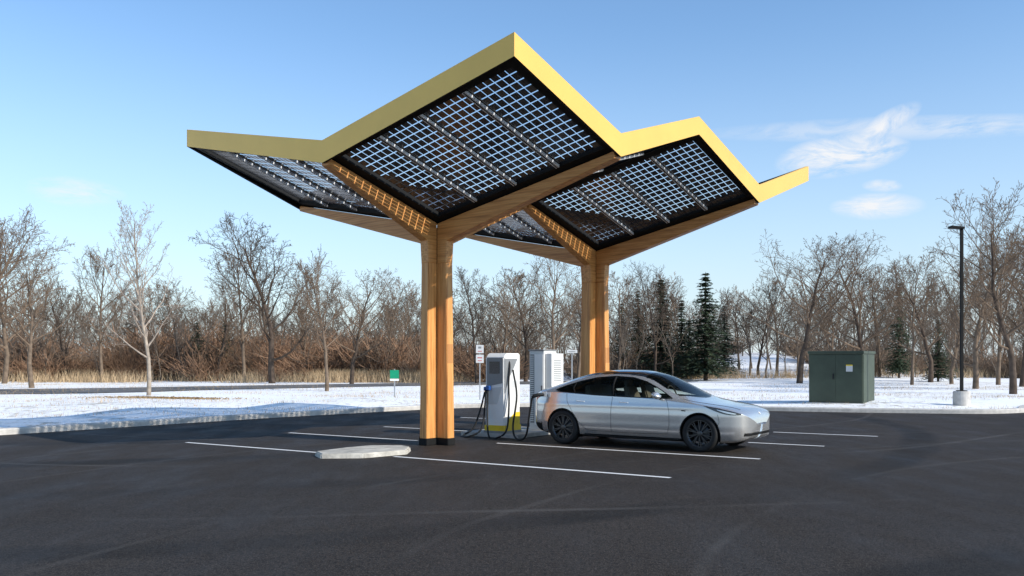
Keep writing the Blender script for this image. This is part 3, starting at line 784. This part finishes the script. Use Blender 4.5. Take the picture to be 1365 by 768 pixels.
place_tree(PX(1350,42),42,10.2,'open',0,M_BARKD,M_TWIG,'tall leafless tree with spreading limbs near lamp post')
place_tree(PX(1300,50),50,9.4,'open',1,M_BARK,M_TWIG,'leafless spreading tree behind the lamp post')
rest=[(5,60,11.3,'open',2),(88,66,8.3,'mid',2),(135,64,9.4,'mid',0),(240,72,8.2,'mid',1),(292,68,8.6,'open',0),(325,66,9.6,'mid',0),(405,70,9.0,'mid',1),
 (468,60,8.6,'open',2),(512,66,8.2,'mid',2),(545,72,8.4,'mid',0),(635,62,8.4,'mid',1),(668,66,8.3,'mid',2),(735,60,9.8,'open',0),(700,68,9.1,'mid',0),(770,64,8.3,'mid',1),
 (825,72,9.2,'mid',2),(872,70,9.7,'open',1),(905,78,8.8,'mid',0),(985,88,8.2,'mid',1),(1010,80,8.3,'mid',2),(1035,78,8.8,'mid',0),(1110,74,8.9,'mid',1),(1145,70,10.6,'open',2),(1172,76,9.8,'mid',0),
 (1215,58,8.9,'mid',1),(1240,64,9.9,'open',2),(1268,60,9.3,'mid',2),(1330,58,10.2,'mid',0),(1362,54,10.2,'mid',1),(1390,48,10.2,'open',2),(-30,56,11.0,'open',1),(-60,60,11,'mid',0)]
for n,(px,Y,h,k,i) in enumerate(rest):
    place_tree(PX(px,Y),Y,h*random.uniform(.92,1.06),k,i,(M_BARK,M_BARKD,M_BARK)[n%3],(M_TWIG,M_TWIGD,M_TWIGF)[n%3],None,random.uniform(.85,1.2))
def conifer(seed):
    rng=random.Random(seed); V=[];F=[]
    H=10.0
    z=0.7
    while z<H-0.1:
        R=2.55*(1-z/H)**0.85+0.14; R*=rng.uniform(.8,1.12); nb=int(9+R*5)
        for k in range(nb):
            a=rng.uniform(0,6.283); r=R*rng.uniform(.5,1.12); steps=max(3,int(r/0.17))
            for s in range(steps):
                q=(s+.5)/steps; rr=r*q; dz=-0.35*q*q*R*0.6+0.10*q; cx=math.cos(a)*rr; cy=math.sin(a)*rr
                for m in range(2):
                    sz=rng.uniform(.13,.24)*(1.15-0.4*q); t=a+rng.uniform(-1.3,1.3); p=Vector((cx+rng.gauss(0,.05),cy+rng.gauss(0,.05),z+dz+rng.gauss(0,.05)))
                    dv=Vector((math.cos(t),math.sin(t),rng.uniform(-.5,.25)))*sz; nv=Vector((-math.sin(t),math.cos(t),rng.uniform(-.6,.6)))*sz*0.45
                    b=len(V); V+= [p-dv*.3-nv,p+dv,p-dv*.3+nv,p-dv*0.6]; F.append((b,b+1,b+2,b+3))
        z+=rng.uniform(.20,.33)
    T=([],[]); tube_geo(T[0],T[1],[Vector((0,0,-.1)),Vector((0,0,5)),Vector((0,0,9.9))],[.16,.09,.015],7)
    return np.array([tuple(v) for v in V]),np.array(F),np.array([tuple(v) for v in T[0]]),np.array(T[1])
CON=[conifer(1),conifer(2)]; cc={}
for n,(px,Y,h,wx) in enumerate(((940,70,8.6,1.30),(880,72,8.2,1.20),(850,78,7.8,1.0),(965,82,6.4,1.2),(1198,74,8.0,.75),(1250,66,4.6,1.2),(262,70,4.6,1.3),(300,72,4.8,1.1),(908,76,6.8,1.1),(918,74,4.9,1.3),(828,84,7.0,.9))):
    x=PX(px,Y); i=n%2; e=empty('evergreen_tree',(x,Y,float(gz(x,Y))),random.uniform(0,6)); s=h/10; e.scale=(s*wx,s*wx,s)
    thing(e,'dark green conical spruce among bare trees','tree','spruces among the bare trees')
    if i not in cc:
        a=fast('trunk',CON[i][2],CON[i][3],M_BARKD,e,True); b=fast('crown',CON[i][0],CON[i][1],M_NEED,e); cc[i]=(a,b)
    else:
        for s_ in cc[i]:
            o=s_.copy(); COL.objects.link(o); o.parent=e
def scatter(name,base,placements,mat):
    Vs=[];Fs=[];off=0
    for (x,y,s,wx,rot,i) in placements:
        v,f=base[i]; c,sn=math.cos(rot),math.sin(rot)
        q=np.empty_like(v); q[:,0]=(v[:,0]*c-v[:,1]*sn)*s*wx+x; q[:,1]=(v[:,0]*sn+v[:,1]*c)*s*wx+y; q[:,2]=v[:,2]*s+float(gz(x,y))
        Vs.append(q); Fs.append(f+off); off+=len(v)
    o=fast(name,np.concatenate(Vs),np.concatenate(Fs),mat); o['kind']='stuff'; return o
def joined(seeds,kind):
    r=[]
    for s in seeds:
        T,C=tree_mesh(s,kind); v=np.array([tuple(a) for a in T[0]+C[0]]); f=np.array(T[1]+[tuple(i+len(T[0]) for i in q) for q in C[1]]); r.append((v/v[:,2].max()*10,f))
    return r
far=joined((21,22,23,24),'far')
rng=random.Random(5)
def hprof(px):
    return float(np.interp(px,[-80,0,80,200,350,500,600,760,860,980,1050,1180,1300,1450],[9.6,10,8.2,7.8,8.6,7.4,7.7,8.0,8.2,7.2,7.4,8.4,9.0,9.6]))
pls=[[],[]]
for k in range(180):
    px=-120+1600*(k+rng.random())/180; Y=rng.uniform(74,110)
    h=(hprof(px)-1.6)*Y/80+1.6; h*=rng.uniform(.55,1.08)
    pls[rng.randrange(2)].append((PX(px,Y),Y,h/10,rng.uniform(.85,1.3),rng.uniform(0,6.28),rng.randrange(4)))
scatter('woodland',far,pls[0],M_TWIGF); scatter('woodland',far,pls[1],M_TWIGG)
sap=joined((31,32,33),'sap')
pl=[]
for k in range(430):
    px=rng.uniform(-100,1450); Y=rng.uniform(64,112)
    if 960<px<1060 and Y<100: continue
    if px>900 and Y<72: continue
    pl.append((PX(px,Y),Y,rng.uniform(.30,.74),rng.uniform(.9,1.8),rng.uniform(0,6.28),rng.randrange(3)))
scatter('saplings',sap,pl,M_TWIGG)
def bush(seed):
    rng=random.Random(seed); V=[];F=[]
    for k in range(75):
        a=rng.uniform(0,6.283); lean=rng.uniform(.1,.95); p=Vector((math.cos(a)*.4*rng.random(),math.sin(a)*.4*rng.random(),0)); d=Vector((math.cos(a)*lean,math.sin(a)*lean,1)).normalized(); pts=[p]
        L=rng.uniform(.4,1.15)
        for i in range(4):
            d=(d+Vector((rng.gauss(0,.2),rng.gauss(0,.2),-.03))).normalized(); p=p+d*L/4; pts.append(p)
        tube_geo(V,F,pts,[.009,.008,.007,.006,.004],3)
        for m in range(4):
            q=pts[rng.randrange(1,4)]; e=(d+Vector((rng.gauss(0,.5),rng.gauss(0,.5),rng.gauss(0,.3)))).normalized(); tube_geo(V,F,[q,q+e*.22,q+e*.36+Vector((0,0,.04))],[.006,.005,.005],3)
    return np.array([tuple(v) for v in V]),np.array(F)
bs=[bush(41),bush(42),bush(43)]
pls=[[],[]]
for k in range(420):
    px=rng.uniform(-80,1440)
    if rng.random()<.45: px=rng.uniform(-80,600)
    Y=rng.uniform(66,98) if px<830 else rng.uniform(76,112)
    if 975<px<1045 : continue
    clump=0.5+0.5*math.sin(px*0.021+math.sin(px*0.008)*3)
    if px<620 and rng.random()>.45+.55*clump: continue
    hh=(rng.uniform(0.8,2.0)+2.8*clump*rng.random()) if px<600 else rng.uniform(1.0,3.0)
    russet=(px<620 and rng.random()<.60*(.3+clump)) or rng.random()<.22
    pls[0 if russet else 1].append((PX(px,Y),Y,hh,rng.uniform(.9,1.9),rng.uniform(0,6.28),rng.randrange(3)))
scatter('undergrowth',bs,pls[0],M_BRUSH); scatter('undergrowth',bs,pls[1],M_BRUSH2)
def grass(name,xy,h,w,mat):
    n=len(xy); z=gz(xy[:,0],xy[:,1]); a=np.random.uniform(0,6.28,n); hh=h*np.random.uniform(.4,1.1,n); lean=np.random.normal(0,.3,(n,2))*hh[:,None]
    V=np.zeros((n,3,3)); dx=np.cos(a)*w; dy=np.sin(a)*w
    V[:,0]=np.stack([xy[:,0]-dx,xy[:,1]-dy,z-.02],1); V[:,1]=np.stack([xy[:,0]+dx,xy[:,1]+dy,z-.02],1); V[:,2]=np.stack([xy[:,0]+lean[:,0],xy[:,1]+lean[:,1],z+hh],1)
    o=fast(name,V.reshape(-1,3),np.arange(3*n).reshape(-1,3),mat); o['kind']='stuff'
pts=[]
for k in range(105):
    px=np.random.uniform(-60,640); Y=np.random.uniform(63,78); 
    if np.random.rand()<.5: px=np.random.uniform(430,570); Y=np.random.uniform(65,68)
    pts.append(np.random.normal(0,1,(240,2))*np.array([1.1,.8])+np.array([PX(px,Y),Y]))
for k in range(40):
    px=np.random.uniform(820,1400); Y=np.random.uniform(74,84)
    if 975<px<1045: continue
    pts.append(np.random.normal(0,1,(200,2))*np.array([1.3,.8])+np.array([PX(px,Y),Y]))
grass('dry_grass',np.concatenate(pts),1.0,.018,M_GRASS)
pts=[]
for k in range(240):
    px=np.random.uniform(-40,1400); Y=np.random.uniform(24,60); x=PX(px,Y)
    if Y<EDGE(x)+.4: continue
    pts.append(np.random.normal(0,1,(70,2))*np.array([1.0,.35])+np.array([x,Y]))
P=np.concatenate(pts); P=P[P[:,1]>EDGE(P[:,0])+.3]
grass('snow_grass',P,.13,.008,M_GRASS)
n=1400; P=np.random.normal(0,1,(n,2))*np.array([1.3,.45])+np.array([PX(225,37),36.4]); z=gz(P[:,0],P[:,1]); a=np.random.uniform(0,6.28,n); V=np.zeros((n,4,3)); s=.045
for k in range(4):
    V[:,k,0]=P[:,0]+np.cos(a+k*1.57)*s; V[:,k,1]=P[:,1]+np.sin(a+k*1.57)*s; V[:,k,2]=z+.02+np.random.uniform(0,.05,n)
M_LEAF=bark('leaf_litter',(0.33,0.21,0.09))
fast('leaf_litter',V.reshape(-1,3),np.arange(4*n).reshape(-1,4),M_LEAF)['kind']='stuff'

# ------------------------------------------------------------------ light, sky
az=(0.86,-0.51); el=math.radians(31)
sd=Vector((az[0]*math.cos(el),az[1]*math.cos(el),math.sin(el))).normalized()
sun=bpy.data.lights.new('sun','SUN'); sun.energy=5.0; sun.angle=math.radians(0.5); sun.color=(1,.95,.86)
so=bpy.data.objects.new('sun',sun); link(so); so.rotation_euler=sd.to_track_quat('Z','Y').to_euler()
wld=bpy.data.worlds.new('World'); scene.world=wld; wld.use_nodes=True; nt=wld.node_tree; nt.nodes.clear(); L=nt.links
out=nt.nodes.new('ShaderNodeOutputWorld'); bg=nt.nodes.new('ShaderNodeBackground'); L.new(bg.outputs[0],out.inputs[0])
sky=nt.nodes.new('ShaderNodeTexSky'); sky.sky_type='NISHITA'; sky.sun_disc=False; sky.sun_elevation=el; sky.sun_rotation=math.atan2(az[0],az[1]); sky.air_density=1.0; sky.dust_density=0.3; sky.ozone_density=1.4
bg.inputs[1].default_value=0.15
tc=nt.nodes.new('ShaderNodeTexCoord'); sp=nt.nodes.new('ShaderNodeSeparateXYZ'); L.new(tc.outputs['Generated'],sp.inputs[0])
mul=nt.nodes.new('ShaderNodeMix'); mul.data_type='RGBA'; mul.blend_type='MULTIPLY'; mul.inputs[0].default_value=1.0; L.new(sky.outputs[0],mul.inputs[6]); mul.inputs[7].default_value=(1.06,1.27,1.42,1)
hz=math_(nt,'POWER',math_(nt,'SUBTRACT',1.0,math_(nt,'DIVIDE',math_(nt,'MAXIMUM',sp.outputs[2],0.0),0.36),clamp=True),1.5)
skyc=mix(nt,math_(nt,'MULTIPLY',hz,0.85),mul.outputs[2],(4.7,5.25,5.8))
yy=math_(nt,'MAXIMUM',sp.outputs[1],0.02); U=math_(nt,'DIVIDE',sp.outputs[0],yy); W=math_(nt,'DIVIDE',sp.outputs[2],yy)
def blob(u0,v0,a,b,tilt,amp):
    du=math_(nt,'SUBTRACT',U,u0); dv=math_(nt,'SUBTRACT',math_(nt,'SUBTRACT',W,v0),math_(nt,'MULTIPLY',du,tilt))
    q=math_(nt,'ADD',math_(nt,'POWER',math_(nt,'ABSOLUTE',math_(nt,'DIVIDE',du,a)),2.0),math_(nt,'POWER',math_(nt,'ABSOLUTE',math_(nt,'DIVIDE',dv,b)),2.0))
    return math_(nt,'MULTIPLY',math_(nt,'SUBTRACT',1.0,q,clamp=True),amp)
tot=None
for p in ((.370,.232,.078,.026,.15,1.3),(.415,.262,.045,.018,.55,1.0),(.41,.174,.056,.016,.03,1.1),(-.489,.19,.060,.018,-.1,.7),(.46,.262,.26,.015,.03,.5),(.415,.197,.024,.008,0,.8)):
    b=blob(*p); tot=b if tot is None else math_(nt,'MAXIMUM',tot,b)
mp=nt.nodes.new('ShaderNodeMapping'); mp.inputs['Scale'].default_value=(6,6,16); L.new(tc.outputs['Generated'],mp.inputs[0])
nz=nt.nodes.new('ShaderNodeTexNoise'); nz.inputs['Scale'].default_value=3.0; nz.inputs['Detail'].default_value=10; nz.inputs['Roughness'].default_value=.66; nz.inputs['Distortion'].default_value=.9; L.new(mp.outputs[0],nz.inputs['Vector'])
cl=math_(nt,'MULTIPLY',tot,math_(nt,'MULTIPLY',math_(nt,'SUBTRACT',nz.outputs['Fac'],.36,clamp=True),4.6,clamp=True),clamp=True)
c=mix(nt,math_(nt,'MULTIPLY',cl,.95),skyc,(6.2,6.25,6.4))
L.new(c,bg.inputs[0])
# ------------------------------------------------------------------ camera
cd=bpy.data.cameras.new('camera'); co=bpy.data.objects.new('camera',cd); link(co,None,(0,0,1.63),(math.radians(90),0,0))
cd.sensor_width=36; cd.lens=36*1190/1365; cd.shift_y=98/1365; cd.clip_end=3000
scene.camera=co
scene.view_settings.view_transform='Standard'; scene.view_settings.look='None'; scene.view_settings.exposure=0
